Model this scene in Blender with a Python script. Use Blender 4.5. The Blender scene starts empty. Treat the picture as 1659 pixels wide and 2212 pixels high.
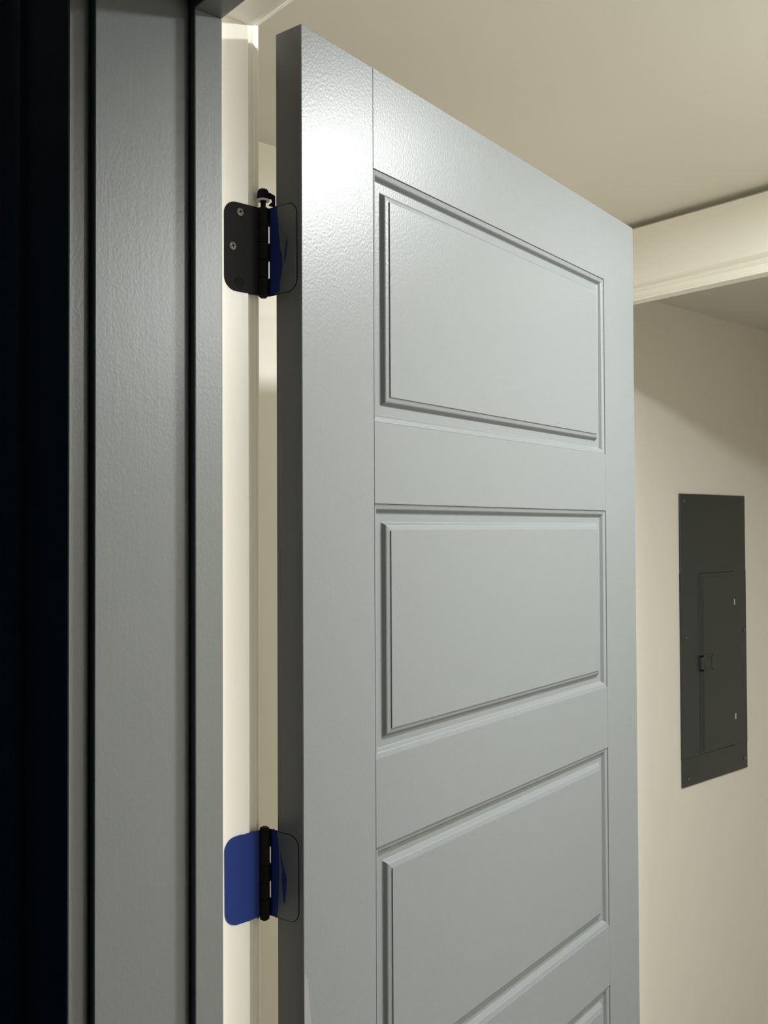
import bpy, bmesh, math
from mathutils import Vector, Matrix

C = bpy.context.scene.collection
SC = bpy.context.scene

# ------------------------------------------------------------------ camera
H = 1.954                                   # eye height above the floor
A = math.radians(49.169)                     # view direction, turned left of +y
cam_data = bpy.data.cameras.new('camera')
cam = bpy.data.objects.new('camera', cam_data)
C.objects.link(cam)
cam_data.sensor_fit = 'VERTICAL'
cam_data.sensor_height = 36.0
cam_data.lens = 36.0 * 2049.8 / 2212.0
cam_data.clip_start = 0.02
pitch, roll = math.radians(1.050), math.radians(-0.256)
fwd0 = Vector((-math.sin(A), math.cos(A), 0))
right0 = Vector((math.cos(A), math.sin(A), 0))
up0 = Vector((0, 0, 1))
fwd = fwd0 * math.cos(pitch) + up0 * math.sin(pitch)
up = up0 * math.cos(pitch) - fwd0 * math.sin(pitch)
r2 = right0 * math.cos(roll) + up * math.sin(roll)
u2 = up * math.cos(roll) - right0 * math.sin(roll)
m = Matrix.Identity(4)
for i in range(3):
    m[i][0], m[i][1], m[i][2] = r2[i], u2[i], -fwd[i]
m[0][3], m[1][3], m[2][3] = -0.0105, 0.0038, H - 0.0063
cam.matrix_world = m
SC.camera = cam

# ------------------------------------------------------------------ world, exposure
w = bpy.data.worlds.new('world')
SC.world = w
w.use_nodes = True
w.node_tree.nodes['Background'].inputs[0].default_value = (0.07, 0.36, 0.85, 1)
w.node_tree.nodes['Background'].inputs[1].default_value = 0.014
SC.view_settings.view_transform = 'Standard'
SC.view_settings.look = 'None'
SC.view_settings.gamma = 1
SC.view_settings.use_curve_mapping = False
SC.view_settings.exposure = 0.0
SC.cycles.max_bounces = 16
SC.cycles.diffuse_bounces = 8
SC.cycles.glossy_bounces = 4
SC.cycles.use_denoising = True
SC.cycles.sample_clamp_indirect = 6.0
LAMP = 660.0                                # radiance of the hall lamp's diffuser
LAMP_COL = (0.97, 1.0, 0.985, 1)
LAMP_POS = [(-0.235, 1.385), (0.95, 1.500)]
CEIL = H + 0.752


# ------------------------------------------------------------------ materials
def lin(r, g, b):
    def f(c):
        c /= 255.0
        return c / 12.92 if c <= 0.04045 else ((c + 0.055) / 1.055) ** 2.4
    return (f(r), f(g), f(b), 1)


def mat(name, col, rough=0.5, spec=0.5, metallic=0.0, bumps=(), vary=0.0, emit=None):
    """bumps: (scale xyz, detail, distance)"""
    M = bpy.data.materials.new(name)
    M.use_nodes = True
    nt = M.node_tree
    b = nt.nodes['Principled BSDF']
    b.inputs['Base Color'].default_value = col
    b.inputs['Roughness'].default_value = rough
    b.inputs['Specular IOR Level'].default_value = spec
    b.inputs['Metallic'].default_value = metallic
    tc = nt.nodes.new('ShaderNodeTexCoord')
    prev = None
    for sc, det, dist in bumps:
        mp = nt.nodes.new('ShaderNodeMapping')
        mp.inputs['Scale'].default_value = sc
        nt.links.new(tc.outputs['Object'], mp.inputs['Vector'])
        n = nt.nodes.new('ShaderNodeTexNoise')
        n.inputs['Scale'].default_value = 1.0
        n.inputs['Detail'].default_value = det
        nt.links.new(mp.outputs['Vector'], n.inputs['Vector'])
        bp = nt.nodes.new('ShaderNodeBump')
        bp.inputs['Distance'].default_value = dist
        bp.inputs['Strength'].default_value = 1.0
        nt.links.new(n.outputs['Fac'], bp.inputs['Height'])
        if prev:
            nt.links.new(prev.outputs['Normal'], bp.inputs['Normal'])
        prev = bp
    if prev:
        nt.links.new(prev.outputs['Normal'], b.inputs['Normal'])
    if vary:
        n = nt.nodes.new('ShaderNodeTexNoise')
        n.inputs['Scale'].default_value = 6.0
        n.inputs['Detail'].default_value = 4.0
        nt.links.new(tc.outputs['Object'], n.inputs['Vector'])
        mx = nt.nodes.new('ShaderNodeMix')
        mx.data_type = 'RGBA'
        nt.links.new(n.outputs['Fac'], mx.inputs['Factor'])
        k0, k1 = 1 - vary, 1 + vary
        mx.inputs['A'].default_value = (col[0] * k0, col[1] * k0, col[2] * k0, 1)
        mx.inputs['B'].default_value = (col[0] * k1, col[1] * k1, col[2] * k1, 1)
        nt.links.new(mx.outputs['Result'], b.inputs['Base Color'])
    if emit:
        b.inputs['Emission Color'].default_value = emit[0]
        b.inputs['Emission Strength'].default_value = emit[1]
    return M


GREY_D = (0.122, 0.131, 0.133, 1)
GREY = (0.113, 0.119, 0.120, 1)
M_door = mat('grey_door_paint', GREY_D, 0.38, 0.32,
             bumps=[((400, 400, 300), 2.0, 0.00022)], vary=0.02)
M_trim = mat('grey_brushed_paint', GREY, 0.36, 0.5,
             bumps=[((220, 220, 12), 3.0, 0.00007), ((420, 420, 300), 2.0, 0.00012)], vary=0.03)
M_flake = mat('lifted_paint', (0.16, 0.165, 0.165, 1), 0.45, 0.4)
M_cream = mat('cream_trim_paint', (0.84, 0.815, 0.75, 1), 0.33, 0.5,
              bumps=[((200, 200, 30), 3.0, 0.00014)], vary=0.01)
M_wall = mat('cream_wall_paint', (0.76, 0.73, 0.665, 1), 0.6, 0.3,
             bumps=[((260, 260, 260), 3.0, 0.00012)], vary=0.01)
M_ceil = mat('cream_ceiling_paint', (0.645, 0.618, 0.565, 1), 0.7, 0.25,
             bumps=[((240, 240, 240), 3.0, 0.00012)], vary=0.01)
M_floor = mat('tan_floor', (0.40, 0.375, 0.34, 1), 0.5, 0.4, vary=0.15)
M_dark = mat('dark_carpet', (0.010, 0.012, 0.016, 1), 0.9, 0.1, vary=0.2)
M_black = mat('black_hinge_metal', (0.011, 0.011, 0.011, 1), 0.62, 0.12,
              bumps=[((900, 900, 900), 2.0, 0.00003)])
M_screw = mat('worn_dark_screw', (0.09, 0.085, 0.08, 1), 0.4, 0.5, 0.4)
M_slot = mat('screw_slot_black', (0.004, 0.004, 0.004, 1), 0.7, 0.2)
M_tape = mat('blue_masking_tape', (0.006, 0.028, 0.190, 1), 0.65, 0.3,
             bumps=[((700, 700, 700), 3.0, 0.00006)], vary=0.12)
M_nylon = mat('white_nylon', (0.75, 0.74, 0.70, 1), 0.5, 0.4)
M_steel = mat('bright_steel', (0.7, 0.68, 0.64, 1), 0.35, 0.5, 0.6)
M_panel = mat('dark_grey_enamel', (0.029, 0.034, 0.033, 1), 0.40, 0.4,
              bumps=[((500, 500, 500), 2.0, 0.00005)])
M_lampglass = mat('lamp_diffuser', (0.9, 0.9, 0.88, 1), 0.5, 0.3, emit=(LAMP_COL, LAMP))
M_white = mat('white_plastic', (0.8, 0.8, 0.78, 1), 0.5, 0.4)


# ------------------------------------------------------------------ helpers
def obj(name, bm, mats, parent=None, loc=None, rotz=0.0, kind=None, smooth=False):
    bmesh.ops.recalc_face_normals(bm, faces=bm.faces[:])
    me = bpy.data.meshes.new(name)
    bm.to_mesh(me)
    bm.free()
    if not isinstance(mats, (list, tuple)):
        mats = [mats]
    for mm in mats:
        me.materials.append(mm)
    if smooth:
        for p in me.polygons:
            p.use_smooth = True
    o = bpy.data.objects.new(name, me)
    C.objects.link(o)
    if loc:
        o.location = loc
    o.rotation_euler = (0, 0, rotz)
    if parent:
        o.parent = parent
    if kind:
        o['kind'] = kind
    return o


def empty(name, loc=(0, 0, 0), rotz=0.0):
    o = bpy.data.objects.new(name, None)
    C.objects.link(o)
    o.location = loc
    o.rotation_euler = (0, 0, rotz)
    o.empty_display_size = 0.05
    return o


def tag(o, label, cat, group=None):
    o['label'] = label
    o['category'] = cat
    if group:
        o['group'] = group


def add_box(bm, x0, x1, y0, y1, z0, z1, bevel=0.0, seg=1):
    r = bmesh.ops.create_cube(bm, size=1.0)
    vs = r['verts']
    for v in vs:
        v.co = Vector((x0 if v.co.x < 0 else x1, y0 if v.co.y < 0 else y1, z0 if v.co.z < 0 else z1))
    if bevel:
        es = list({e for v in vs for e in v.link_edges})
        bmesh.ops.bevel(bm, geom=es, offset=bevel, segments=seg, affect='EDGES', profile=0.5)


def box(*a, bevel=0.0, seg=1):
    bm = bmesh.new()
    add_box(bm, *a, bevel=bevel, seg=seg)
    return bm


def boxes(lst):
    bm = bmesh.new()
    for b in lst:
        add_box(bm, *b)
    return bm


def prism(pts, t0, t1, f):
    """closed outline pts (p,q) extruded from t0 to t1; f(p,q,t) -> xyz"""
    bm = bmesh.new()
    a = [bm.verts.new(f(p, q, t0)) for p, q in pts]
    b = [bm.verts.new(f(p, q, t1)) for p, q in pts]
    n = len(pts)
    for i in range(n):
        j = (i + 1) % n
        bm.faces.new((a[i], a[j], b[j], b[i]))
    bm.faces.new(a)
    bm.faces.new(b)
    return bm


def add_lathe(bm, prof, seg=24, cx=0.0, cy=0.0):
    """prof: (radius, z)"""
    rings = []
    for r, z in prof:
        if r <= 1e-7:
            rings.append([bm.verts.new((cx, cy, z))])
        else:
            rings.append([bm.verts.new((cx + r * math.cos(2 * math.pi * i / seg),
                                        cy + r * math.sin(2 * math.pi * i / seg), z)) for i in range(seg)])
    for a, b in zip(rings, rings[1:]):
        for i in range(seg):
            j = (i + 1) % seg
            if len(a) == 1 and len(b) == 1:
                continue
            if len(a) == 1:
                bm.faces.new((a[0], b[i], b[j]))
            elif len(b) == 1:
                bm.faces.new((a[i], a[j], b[0]))
            else:
                bm.faces.new((a[i], a[j], b[j], b[i]))


def arc(cx, cy, r, a0, a1, n=7):
    return [(cx + r * math.cos(math.radians(a0 + (a1 - a0) * i / n)),
             cy + r * math.sin(math.radians(a0 + (a1 - a0) * i / n))) for i in range(n + 1)]


def paint_by(o, fn):
    for p in o.data.polygons:
        p.material_index = fn(p.normal, p.center)


# ------------------------------------------------------------------ room shell
XJ = -0.813                 # face of the left jamb
XR = XJ + 0.819             # face of the right jamb
YN, YF = 0.359, 0.520       # near and far edge of the jambs
ZH = H + 0.5007             # underside of the head jamb
XWR = 2.30                  # right wall of the hall
XL = -1.56                  # left wall of the hall
XC = -1.72                  # left wall of the space behind
YW0, YW1 = 2.024, 2.046      # rear wall
YB = 2.000                  # face of the rear header board
RO = 0.020                  # jamb thickness

obj('floor', box(XC - 0.1, XWR + 0.1, 0.42, 4.2, -0.05, 0.0), M_floor, kind='structure')
obj('floor', box(-2.6, 2.4, -2.6, 0.42, -0.05, 0.0), M_dark, kind='structure')
obj('ceiling', box(-2.6, 2.4, -2.6, 4.2, CEIL, CEIL + 0.05), M_ceil, kind='structure')
WT = H + 0.752
obj('ceiling', box(XC, -0.24, YW1, 3.55, H + 0.715, H + 0.74), M_ceil, kind='structure')
obj('wall_front', boxes([(-2.6, XJ - RO, YN, YF, 0, WT), (XR + RO, 2.4, YN, YF, 0, WT),
                         (XJ - RO, XR + RO, YN, YF, ZH + RO, WT)]), [M_wall, M_trim], kind='structure')
paint_by(bpy.data.objects['wall_front'], lambda n, c: 1 if n.y < -0.5 else 0)
obj('wall_left', box(XL - 0.1, XL, YF, YW0, 0, WT), M_wall, kind='structure')
obj('wall_inner', box(XC - 0.1, XC, YW0, 4.2, 0, WT), M_wall, kind='structure')
obj('wall_right', box(XWR, XWR + 0.1, YF, 4.2, 0, WT), M_wall, kind='structure')
obj('wall_bounce', box(-0.34, -0.24, YW1, 3.55, 0, WT), M_wall, kind='structure')  # unseen partition, added to bounce more light in the space behind
obj('wall_back', box(XC, XWR, 3.55, 3.65, 0, WT), M_wall, kind='structure')
OX0, OX1 = -1.465, -0.42     # rear opening
ZO = H + 0.5585
obj('wall_rear', boxes([(XC, OX0, YW0, YW1, 0, WT), (OX1, XWR, YW0, YW1, 0, WT),
                        (OX0, OX1, YW0 + 0.018, YW1, H + 0.566, WT)]), M_wall, kind='structure')

# rear header: flat board over a moulded head casing
pr0 = [(0, 0.7335), (0, 0.6015), (0.001, 0.6005), (0.017, 0.5935), (0.018, 0.5915), (0.0120, 0.5890), (0.0110, 0.5875),
       (0.0116, 0.5863), (0.0185, 0.5808), (0.0200, 0.5740), (0.0195, 0.5665), (0.0165, 0.5640), (0.0100, 0.5628), (0.0088, 0.5612),
       (0.0094, 0.5592), (0.0104, 0.5585), (0.0235, 0.5585)]
prof = [(YB + p, H + q) for p, q in pr0] + [(YW1, H + 0.5585), (YW1, H + 0.566), (YW0 + 0.018, H + 0.566), (YW0 + 0.018, H + 0.7335)]
obj('trim_1', prism(prof, XL, XWR, lambda p, q, t: (t, p, q)), M_cream, kind='structure')
for n, (x0, x1) in (('trim_2', (OX0 - 0.055, OX0 - 0.006)), ('trim_3', (OX1 + 0.006, OX1 + 0.055))):
    obj(n, box(x0, x1, YB + 0.006, YW0, 0, ZO, bevel=0.003), M_cream, kind='structure')

# ------------------------------------------------------------------ near door frame: jambs and stops
ST, SD = 0.010, (0.4534, 0.4838)      # stop thickness and its y range


def two_tone(o):
    paint_by(o, lambda n, c: 1 if (c.y > 0.4855 or n.y > 0.5) else 0)


def jamb_piece(bxs):
    bm = bmesh.new()
    for b in bxs:
        add_box(bm, *b, bevel=0.0008)
    return bm


frame = empty('trim_4', (0, 0, 0))
frame['kind'] = 'structure'
frame['label'] = 'door frame, grey on the near side and cream on the hall side'
YS = 0.4845
for lst in ([(XJ - RO, XJ, YN, YS, 0, ZH + RO)], [(XR, XR + RO, YN, YS, 0, ZH + RO)], [(XJ, XR, YN, YS, ZH, ZH + RO)]):
    obj('jamb', jamb_piece(lst), M_trim, parent=frame)
for lst in ([(XJ - RO, XJ, YS, YF, 0, ZH + RO)], [(XR, XR + RO, YS, YF, 0, ZH + RO)], [(XJ, XR, YS, YF, ZH, ZH + RO)]):
    obj('jamb_rabbet', jamb_piece(lst), M_cream, parent=frame)
for b in ((XJ, XJ + ST, SD[0], SD[1], 0, ZH - ST), (XR - ST, XR, SD[0], SD[1], 0, ZH - ST), (XJ, XR, SD[0], SD[1], ZH - ST, ZH)):
    o = obj('door_stop', box(*b, bevel=0.0012, seg=2), [M_trim, M_cream], parent=frame)
    paint_by(o, lambda n, c: 1 if n.y > 0.75 else 0)

# near casing: flat board with a raised back band
CR = 0.010                              # reveal
CT = 0.020                              # thickness
cas = [(0.0, 0), (0.0, CT - 0.001), (0.001, CT), (0.100, CT), (0.1005, CT + 0.007), (0.103, CT + 0.009),
       (0.118, CT + 0.009), (0.121, CT + 0.006), (0.121, 0)]
obj('trim_5', prism(cas, 0, ZH + CR, lambda p, q, t: (XJ - CR - p, YN - q, t)), M_trim, kind='structure')
obj('trim_6', prism(cas, 0, ZH + CR, lambda p, q, t: (XR + CR + p, YN - q, t)), M_trim, kind='structure')


def mitre(pts, inner0, inner1, zin, ysign, y0):
    bm = bmesh.new()
    a = [bm.verts.new((inner0 - p, y0 + ysign * q, zin + p)) for p, q in pts]
    b = [bm.verts.new((inner1 + p, y0 + ysign * q, zin + p)) for p, q in pts]
    n = len(pts)
    for i in range(n):
        j = (i + 1) % n
        bm.faces.new((a[i], a[j], b[j], b[i]))
    bm.faces.new(a)
    bm.faces.new(b)
    return bm


obj('trim_7', mitre(cas, XJ - CR, XR + CR, ZH + CR, -1, YN), M_trim, kind='structure')
for o_, sx in ((bpy.data.objects['trim_5'], -1), (bpy.data.objects['trim_6'], 1)):
    me = o_.data
    for v in me.vertices:
        if v.co.z > 1:
            base = (XJ - CR) if sx < 0 else (XR + CR)
            v.co.z = ZH + CR + abs(v.co.x - base)

# far casing (hall side), slim with a moulded edge
FR = 0.005
fc = [(0.0, 0), (0.0, 0.0085), (0.0008, 0.0105), (0.0025, 0.0125), (0.0035, 0.0160), (0.0060, 0.0190), (0.0095, 0.0205),
      (0.014, 0.0195), (0.018, 0.0170), (0.045, 0.0190), (0.056, 0.0200), (0.057, 0.0)]
obj('trim_8', prism(fc, 0, 1, lambda p, q, t: (XJ - FR - p, YF + q, (ZH + FR + p) * t)), M_cream, kind='structure')
obj('trim_9', prism(fc, 0, 1, lambda p, q, t: (XR + FR + p, YF + q, (ZH + FR + p) * t)), M_cream, kind='structure')
obj('trim_10', mitre(fc, XJ - FR, XR + FR, ZH + FR, 1, YF), M_cream, kind='structure')

# ------------------------------------------------------------------ the door
PHI = math.radians(101.55)
D2 = (-0.7994, 0.5433)
door = empty('door_1', (D2[0], D2[1], 0), PHI)
door['kind'] = 'structure'
door['label'] = 'tall grey panelled door standing open into the hall'
DW, DT = 0.813, 0.035
ZT, ZB = H + 0.494, 0.012
SW = 0.1146
tops = [0.3845, 0.0215, -0.3467, -0.7125, -1.0780, -1.4435]
PH = 0.2745
DM = [M_door, M_trim, M_cream]


def door_mats(n, c):
    if n.x < -0.75:
        return 1 if c.x < 0.002 else 0
    if n.x > 0.75:
        return 2 if c.x > DW - 0.002 else 0
    if n.y > 0.5:
        return 2
    if n.x > 0.5 and c.x > DW - 0.003:
        return 2
    return 0


def slab(name, x0, x1, z0, z1, bev):
    bm = box(x0, x1, -DT, 0, z0, z1, bevel=bev)
    o = obj(name, bm, DM, parent=door)
    paint_by(o, door_mats)


slab('stile', 0, SW, ZB, ZT, 0.0008)
slab('stile', DW - SW, DW, ZB, ZT, 0.0008)
edges = [H + 0.494]
for t in tops:
    edges += [H + t, H + t - PH]
edges += [ZB]
for i in range(0, len(edges), 2):
    slab('rail', SW, DW - SW, edges[i + 1], edges[i], 0.0003)

SP = [(0, 0), (0.0004, 0.0013), (0.0053, 0.0023), (0.0064, 0.0031), (0.0090, 0.0070), (0.0099, 0.0076), (0.0195, 0.0076),
      (0.0204, 0.0070), (0.0231, 0.0031), (0.0243, 0.0023), (0.0289, 0.0013), (0.0293, 0.0)]


def panel_bm(x0, x1, z0, z1):
    bm = bmesh.new()
    last = {}
    for side in (0, 1):
        prev = None
        for s, d in SP:
            y = -DT + d if side == 0 else -d
            ring = [bm.verts.new((x0 + s, y, z0 + s)), bm.verts.new((x1 - s, y, z0 + s)),
                    bm.verts.new((x1 - s, y, z1 - s)), bm.verts.new((x0 + s, y, z1 - s))]
            if prev:
                for i in range(4):
                    j = (i + 1) % 4
                    bm.faces.new((prev[i], prev[j], ring[j], ring[i]))
            else:
                last[side] = ring
            prev = ring
        bm.faces.new(prev)
    for i in range(4):
        j = (i + 1) % 4
        bm.faces.new((last[0][i], last[0][j], last[1][j], last[1][i]))
    return bm


for t in tops:
    o = obj('panel', panel_bm(SW, DW - SW, H + t - PH, H + t), DM, parent=door)
    paint_by(o, lambda n, c: 2 if c.y > -DT * 0.5 else 0)

# lighter flake of lifted paint low on the hinge-side edge
fl = [(0.0006, -0.436), (0.0060, -0.446), (0.0082, -0.470), (0.0105, -0.490), (0.0092, -0.497), (0.0118, -0.520), (0.0108, -0.545),
      (0.0030, -0.552), (0.0024, -0.570), (0.0006, -0.585)]
o = obj('paint_flake', prism(fl, -DT - 0.00025, -DT + 0.0002, lambda p, q, t: (p, t, H + q)), M_flake, parent=door)
o['label'] = 'lighter flake of lifted paint'

# ------------------------------------------------------------------ hinges
PX, PY = -0.8112, 0.5360
KR = 0.0053
HH = 0.089


def leaf_outline(sign, y_in, y_out, r, notch, zs):
    """outline in (y,z); sign -1: leaf runs to negative y. notch: knuckle indices where the leaf stays clear"""
    pts = []
    n = 5
    for k in range(n):
        yi = -0.0050 if k in notch else y_in
        z0, z1 = HH * k / n, HH * (k + 1) / n
        pts += [(yi, z0), (yi, z1)]
    out = [(y, z) for y, z in pts]
    out += arc(y_out + r, HH - r, r, 90, 180)
    out += arc(y_out + r, r, r, 180, 270)
    return out


def rag(pts, k, amp):
    return [(p + amp * math.sin(i * 12.9 + k), q + amp * math.sin(i * 7.3 + 2 * k)) for i, (p, q) in enumerate(pts)]


def hinge(z0, label, taped):
    h = empty('door_hinge', (PX, PY, z0))
    tag(h, label, 'hinge', None)
    jx = XJ - PX                                                   # jamb face in hinge space
    jl = obj('jamb_leaf', prism(leaf_outline(-1, -0.0015, -0.0447, 0.0135, (0, 2, 4), 0), jx - 0.0018, jx + 0.0005,
                                lambda p, q, t: (t, p, q)), M_black, parent=h)
    # knuckles: five barrels on one pin
    for k in range(5):
        a, b = HH * k / 5 + 0.0002, HH * (k + 1) / 5 - 0.0002
        bm = bmesh.new()
        add_lathe(bm, [(0, a), (KR - 0.0003, a), (KR, a + 0.0003), (KR, b - 0.0003), (KR - 0.0003, b), (0, b)], 28)
        obj('knuckle', bm, M_black, parent=h, smooth=False)
    # door leaf
    ex = 0.0048                                                    # door edge plane in hinge space turned with the door
    dl = obj('door_leaf', prism(leaf_outline(-1, -0.0010, -0.0424, 0.0125, (1, 3), 0), ex - 0.0004, ex + 0.0016,
                                lambda p, q, t: (t, p, q)), M_black, parent=h, rotz=PHI)
    # grey paint brushed over the door leaf
    g = 0.0007
    pf = [(-0.0132, g), (-0.0132, HH - g)] + arc(-0.0424 + 0.0125, HH - 0.0125, 0.0125 - g, 90, 180) \
        + arc(-0.0424 + 0.0125, 0.0125, 0.0125 - g, 180, 270)
    o = obj('paint_film', prism(pf, ex - 0.00055, ex - 0.0004, lambda p, q, t: (t, p, q)), M_trim, parent=dl)
    o['label'] = 'grey paint brushed over the leaf'
    # pin: shaft, with its head and tip as pieces of their own
    def piece(name, pr, par):
        bm = bmesh.new()
        add_lathe(bm, pr, 28)
        return obj(name, bm, M_black, parent=par)
    if not taped:
        pin = piece('pin', [(0, HH - 0.001), (0.0027, HH - 0.001), (0.0027, HH + 0.0084), (0, HH + 0.0084)], h)
        piece('pin_head', [(0, HH + 0.0085), (0.0064, HH + 0.0085), (0.0066, HH + 0.0100), (0.0058, HH + 0.0155),
                           (0.0052, HH + 0.0175), (0.0042, HH + 0.0188), (0.0020, HH + 0.0194), (0, HH + 0.0195)], pin)
        piece('pin_tip', [(0, -0.0022), (0.0030, -0.0022), (0.0046, -0.0006), (0.0048, 0.0), (0, 0.0)], pin)
    else:
        pin = piece('pin', [(0, HH), (0.0050, HH), (0.0046, HH + 0.0022), (0.0030, HH + 0.0032), (0, HH + 0.0034)], h)
        piece('pin_tip', [(0, -0.0040), (0.0030, -0.0040), (0.0046, -0.0028), (0.0050, 0.0), (0, 0.0)], pin)
    if not taped:
        bm = bmesh.new()
        add_lathe(bm, [(0.0036, HH + 0.0070), (0.0064, HH + 0.0070), (0.0064, HH + 0.0086), (0.0036, HH + 0.0086),
                       (0.0036, HH + 0.0070)], 28)
        o = obj('washer', bm, M_nylon, parent=h)
        o['label'] = 'white nylon washer under the pin head'
        # strap of the hinge-pin stop, from the pin head back to the door
        st = [(-0.004, HH + 0.0160), (-0.0065, HH + 0.0150), (-0.0128, HH + 0.0108), (-0.0128, HH - 0.001), (-0.0060, HH + 0.0015), (-0.0052, HH + 0.0025), (-0.0100, HH + 0.0050),
              (-0.0085, HH + 0.0086), (-0.004, HH + 0.0090)]
        obj('stop_strap', prism(st, 0.0024, 0.0044, lambda p, q, t: (t, p, q)), M_black, parent=h, rotz=PHI)
        # three cross-head screws on the jamb leaf
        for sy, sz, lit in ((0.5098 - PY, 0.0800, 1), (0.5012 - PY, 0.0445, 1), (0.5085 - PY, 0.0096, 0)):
            bm = bmesh.new()
            x = jx + 0.0005
            prof_ = [(0.0, 0.0007), (0.0028, 0.0006), (0.0040, 0.0003), (0.0044, 0.0)]
            add_lathe(bm, prof_, 22)
            bm.transform(Matrix.Translation((x, sy, sz)) @ Matrix.Rotation(math.radians(90), 4, 'Y'))
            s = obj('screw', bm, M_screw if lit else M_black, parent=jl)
            ring = bmesh.new()
            add_lathe(ring, [(0.0044, 0.00005), (0.0044, 0.00018), (0.0052, 0.00018), (0.0052, 0.00005), (0.0044, 0.00005)], 22)
            ring.transform(Matrix.Translation((x, sy, sz)) @ Matrix.Rotation(math.radians(90), 4, 'Y'))
            # cross recess
            for ang in (20, 110):
                add_box(ring, -0.0024, 0.0024, -0.00055, 0.00055, 0.0006, 0.0008)
                bmesh.ops.rotate(ring, verts=ring.verts[-8:], cent=(0, 0, 0),
                                 matrix=Matrix.Rotation(math.radians(ang), 3, 'Z'))
                bmesh.ops.transform(ring, verts=ring.verts[-8:],
                                    matrix=Matrix.Translation((x, sy, sz)) @ Matrix.Rotation(math.radians(90), 4, 'Y'))
            obj('screw_recess', ring, M_slot, parent=jl)
    if taped:
        h.scale = (1, 1, 0.958)
    # masking tape
    if taped:
        tp = [(-0.0058, -0.0008), (-0.0058, HH + 0.0002)]
        tp += rag([(-0.010, HH + 0.0006), (-0.0150, HH + 0.0003), (-0.020, HH + 0.0009), (-0.0235, HH + 0.0002), (-0.0265, HH + 0.0008)], 1, 0.0004)
        tp += rag(arc(-0.0449 + 0.0135, HH - 0.0133, 0.0138, 92, 180, 10), 2, 0.00018)
        tp += arc(-0.0449 + 0.0140, 0.0133, 0.0140, 180, 270, 9)
        tp += [(-0.016, -0.0006), (-0.0085, 0.0002), (-0.0078, -0.0015)]
        o = obj('masking_tape', prism(tp, jx + 0.0005, jx + 0.0009, lambda p, q, t: (t, p, q)), M_tape, parent=h)
        o['label'] = 'blue masking tape over the jamb leaf'
        dt = [(-0.0050, 0.002), (-0.0050, HH - 0.001), (-0.0090, HH + 0.0020), (-0.0115, HH - 0.001), (-0.0138, HH - 0.006),
              (-0.0150, HH - 0.013), (-0.0158, HH - 0.026), (-0.0160, HH - 0.040), (-0.0155, HH - 0.055), (-0.0150, HH - 0.070),
              (-0.0142, HH - 0.080), (-0.0128, 0.0025), (-0.0120, -0.0006), (-0.0092, 0.0008)]
        sm = [(-0.0185, 0.0705), (-0.0190, 0.0630), (-0.0215, 0.0560), (-0.0230, 0.0520), (-0.0255, 0.0470), (-0.0262, 0.0420),
              (-0.0255, 0.0330), (-0.0248, 0.0250), (-0.0240, 0.0180), (-0.0225, 0.0160), (-0.0215, 0.0200), (-0.0208, 0.0280),
              (-0.0200, 0.0360), (-0.0197, 0.0430), (-0.0205, 0.0500), (-0.0202, 0.0540), (-0.0188, 0.0580), (-0.0180, 0.0640)]
    else:
        dt = [(-0.0050, 0.001), (-0.0050, HH - 0.0005), (-0.0150, HH + 0.0002), (-0.0158, HH - 0.010), (-0.0168, HH - 0.018),
              (-0.0172, HH - 0.027), (-0.0186, HH - 0.036), (-0.0192, HH - 0.044), (-0.0215, HH - 0.050), (-0.0225, HH - 0.056),
              (-0.0222, HH - 0.063), (-0.0205, HH - 0.070), (-0.0190, HH - 0.078), (-0.0180, 0.002)]
        sm = [(-0.0285, 0.0560), (-0.0295, 0.0500), (-0.0285, 0.0440), (-0.0275, 0.0370), (-0.0262, 0.0300), (-0.0255, 0.0330),
              (-0.0258, 0.0400), (-0.0268, 0.0470)]
    o = obj('masking_tape', prism(dt, ex - 0.0009, ex - 0.0004, lambda p, q, t: (t, p, q)), M_tape, parent=h, rotz=PHI)
    o['label'] = 'ragged strip of blue masking tape beside the barrel'
    o = obj('tape_remnant', prism(sm, ex - 0.0007, ex - 0.0005, lambda p, q, t: (t, p, q)), M_tape, parent=dl)
    o['label'] = 'blue tape showing through the paint'
    return h


hinge(H + 0.2300, 'upper black door hinge with bare black jamb leaf and three cross-head screws', False)
hinge(H - 0.3912, 'lower black door hinge with jamb leaf covered by bright blue masking tape', True)

# ------------------------------------------------------------------ breaker panel on the left wall
PK = 1.075
PY0, PW = 2.555 * PK, 0.386 * PK
PZ1, PZ0 = H + 0.0988 * PK, H - 0.789 * PK
bp = empty('breaker_panel', (XC, PY0, PZ0))
tag(bp, 'tall dark grey electrical breaker panel cover on the cream wall beyond the door', 'electrical panel')
PHH = PZ1 - PZ0


def Y(t):
    return t * PW


def Zr(h):
    return H + h * PK - PZ0


dy0, dy1, dz0, dz1 = Y(0.262), Y(0.79), Zr(-0.703), Zr(-0.147)
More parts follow.
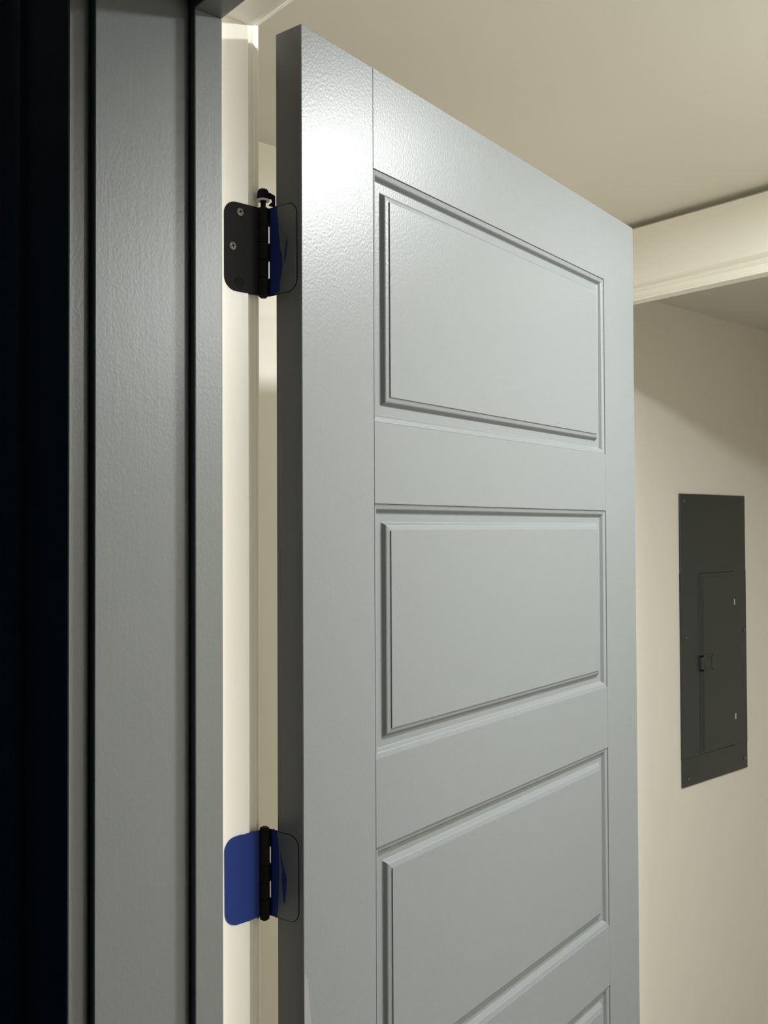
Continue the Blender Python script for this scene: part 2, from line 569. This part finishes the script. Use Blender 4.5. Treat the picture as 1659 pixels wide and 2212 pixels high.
# cover with a recess for the little door
bm = bmesh.new()
add_box(bm, 0, 0.006, 0, PW, 0, dz0, bevel=0.0015)
add_box(bm, 0, 0.006, 0, PW, dz1, PHH, bevel=0.0015)
add_box(bm, 0, 0.006, 0, dy0, dz0 - 0.002, dz1 + 0.002)
add_box(bm, 0, 0.006, dy1, PW, dz0 - 0.002, dz1 + 0.002)
add_box(bm, 0, 0.0048, dy0, dy1, dz0, dz1)
obj('cover_plate', bm, M_panel, parent=bp)
bm = bmesh.new()
prev = None
for ins, x in ((0.0010, 0.0045), (0.0010, 0.0066), (0.0018, 0.0074), (0.0085, 0.0076), (0.0120, 0.0100), (0.0150, 0.0118),
               (0.0175, 0.0124)):
    ya, yb = dy0 + ins, dy1 - (ins if ins < 0.002 else 0.0020 + ins * 0.2)
    ring = [bm.verts.new((x, ya, dz0 + ins)), bm.verts.new((x, yb, dz0 + ins)),
            bm.verts.new((x, yb, dz1 - ins)), bm.verts.new((x, ya, dz1 - ins))]
    if prev:
        for i in range(4):
            j = (i + 1) % 4
            bm.faces.new((prev[i], prev[j], ring[j], ring[i]))
    prev = ring
bm.faces.new(prev)
pd = obj('panel_door', bm, M_panel, parent=bp)
lz0, lz1 = Zr(-0.4477), Zr(-0.399)
ly0, ly1 = Y(0.262), Y(0.43)
bm = bmesh.new()
b_ = 0.007
add_box(bm, 0.0076, 0.0142, ly0, ly1, lz0, lz0 + b_, bevel=0.001)
add_box(bm, 0.0076, 0.0142, ly0, ly1, lz1 - b_, lz1, bevel=0.001)
add_box(bm, 0.0076, 0.0142, ly0, ly0 + b_ + 0.006, lz0, lz1, bevel=0.001)
add_box(bm, 0.0076, 0.0142, ly1 - b_, ly1, lz0, lz1, bevel=0.001)
add_box(bm, 0.0110, 0.0132, ly0 + 0.022, ly1 - 0.022, lz0 + 0.012, lz1 - 0.012, bevel=0.0008)
obj('latch', bm, M_panel, parent=pd)
for hz in (-0.244, -0.611):
    o = obj('hinge_pin', box(0.0080, 0.0130, dy1 - 0.004, dy1 + 0.001, Zr(hz) - 0.010, Zr(hz) + 0.010, bevel=0.0008), M_steel, parent=bp)
    o['label'] = 'bright steel hinge pin'
for t, hz in ((0.055, 0.077), (0.94, 0.073), (0.075, -0.341), (0.965, -0.341), (0.085, -0.766), (0.945, -0.757)):
    bm = bmesh.new()
    add_lathe(bm, [(0.0056, 0), (0.0055, 0.0016), (0.0042, 0.0032), (0.0020, 0.0039), (0, 0.0040)], 14)
    bm.transform(Matrix.Translation((0.006, Y(t), Zr(hz))) @ Matrix.Rotation(math.radians(90), 4, 'Y'))
    obj('screw', bm, M_screw, parent=bp)

# ------------------------------------------------------------------ hall ceiling lamp (just outside the frame)
for (lx, ly), lab in zip(LAMP_POS, ('round white recessed ceiling light beside the open door',
                                    'round white recessed ceiling light farther along the hall to the right')):
    lamp = empty('ceiling_light', (lx, ly, CEIL))
    tag(lamp, lab, 'light', 'recessed lights along the hall ceiling')
    bm = bmesh.new()
    add_lathe(bm, [(0.085, -0.018), (0.085, -0.0225), (0.088, -0.0245), (0.096, -0.023), (0.100, -0.019), (0.102, 0.0)], 40)
    obj('trim_ring', bm, M_white, parent=lamp)
    bm = bmesh.new()
    add_lathe(bm, [(0, -0.0240), (0.085, -0.0225)], 40)
    obj('diffuser', bm, M_lampglass, parent=lamp)
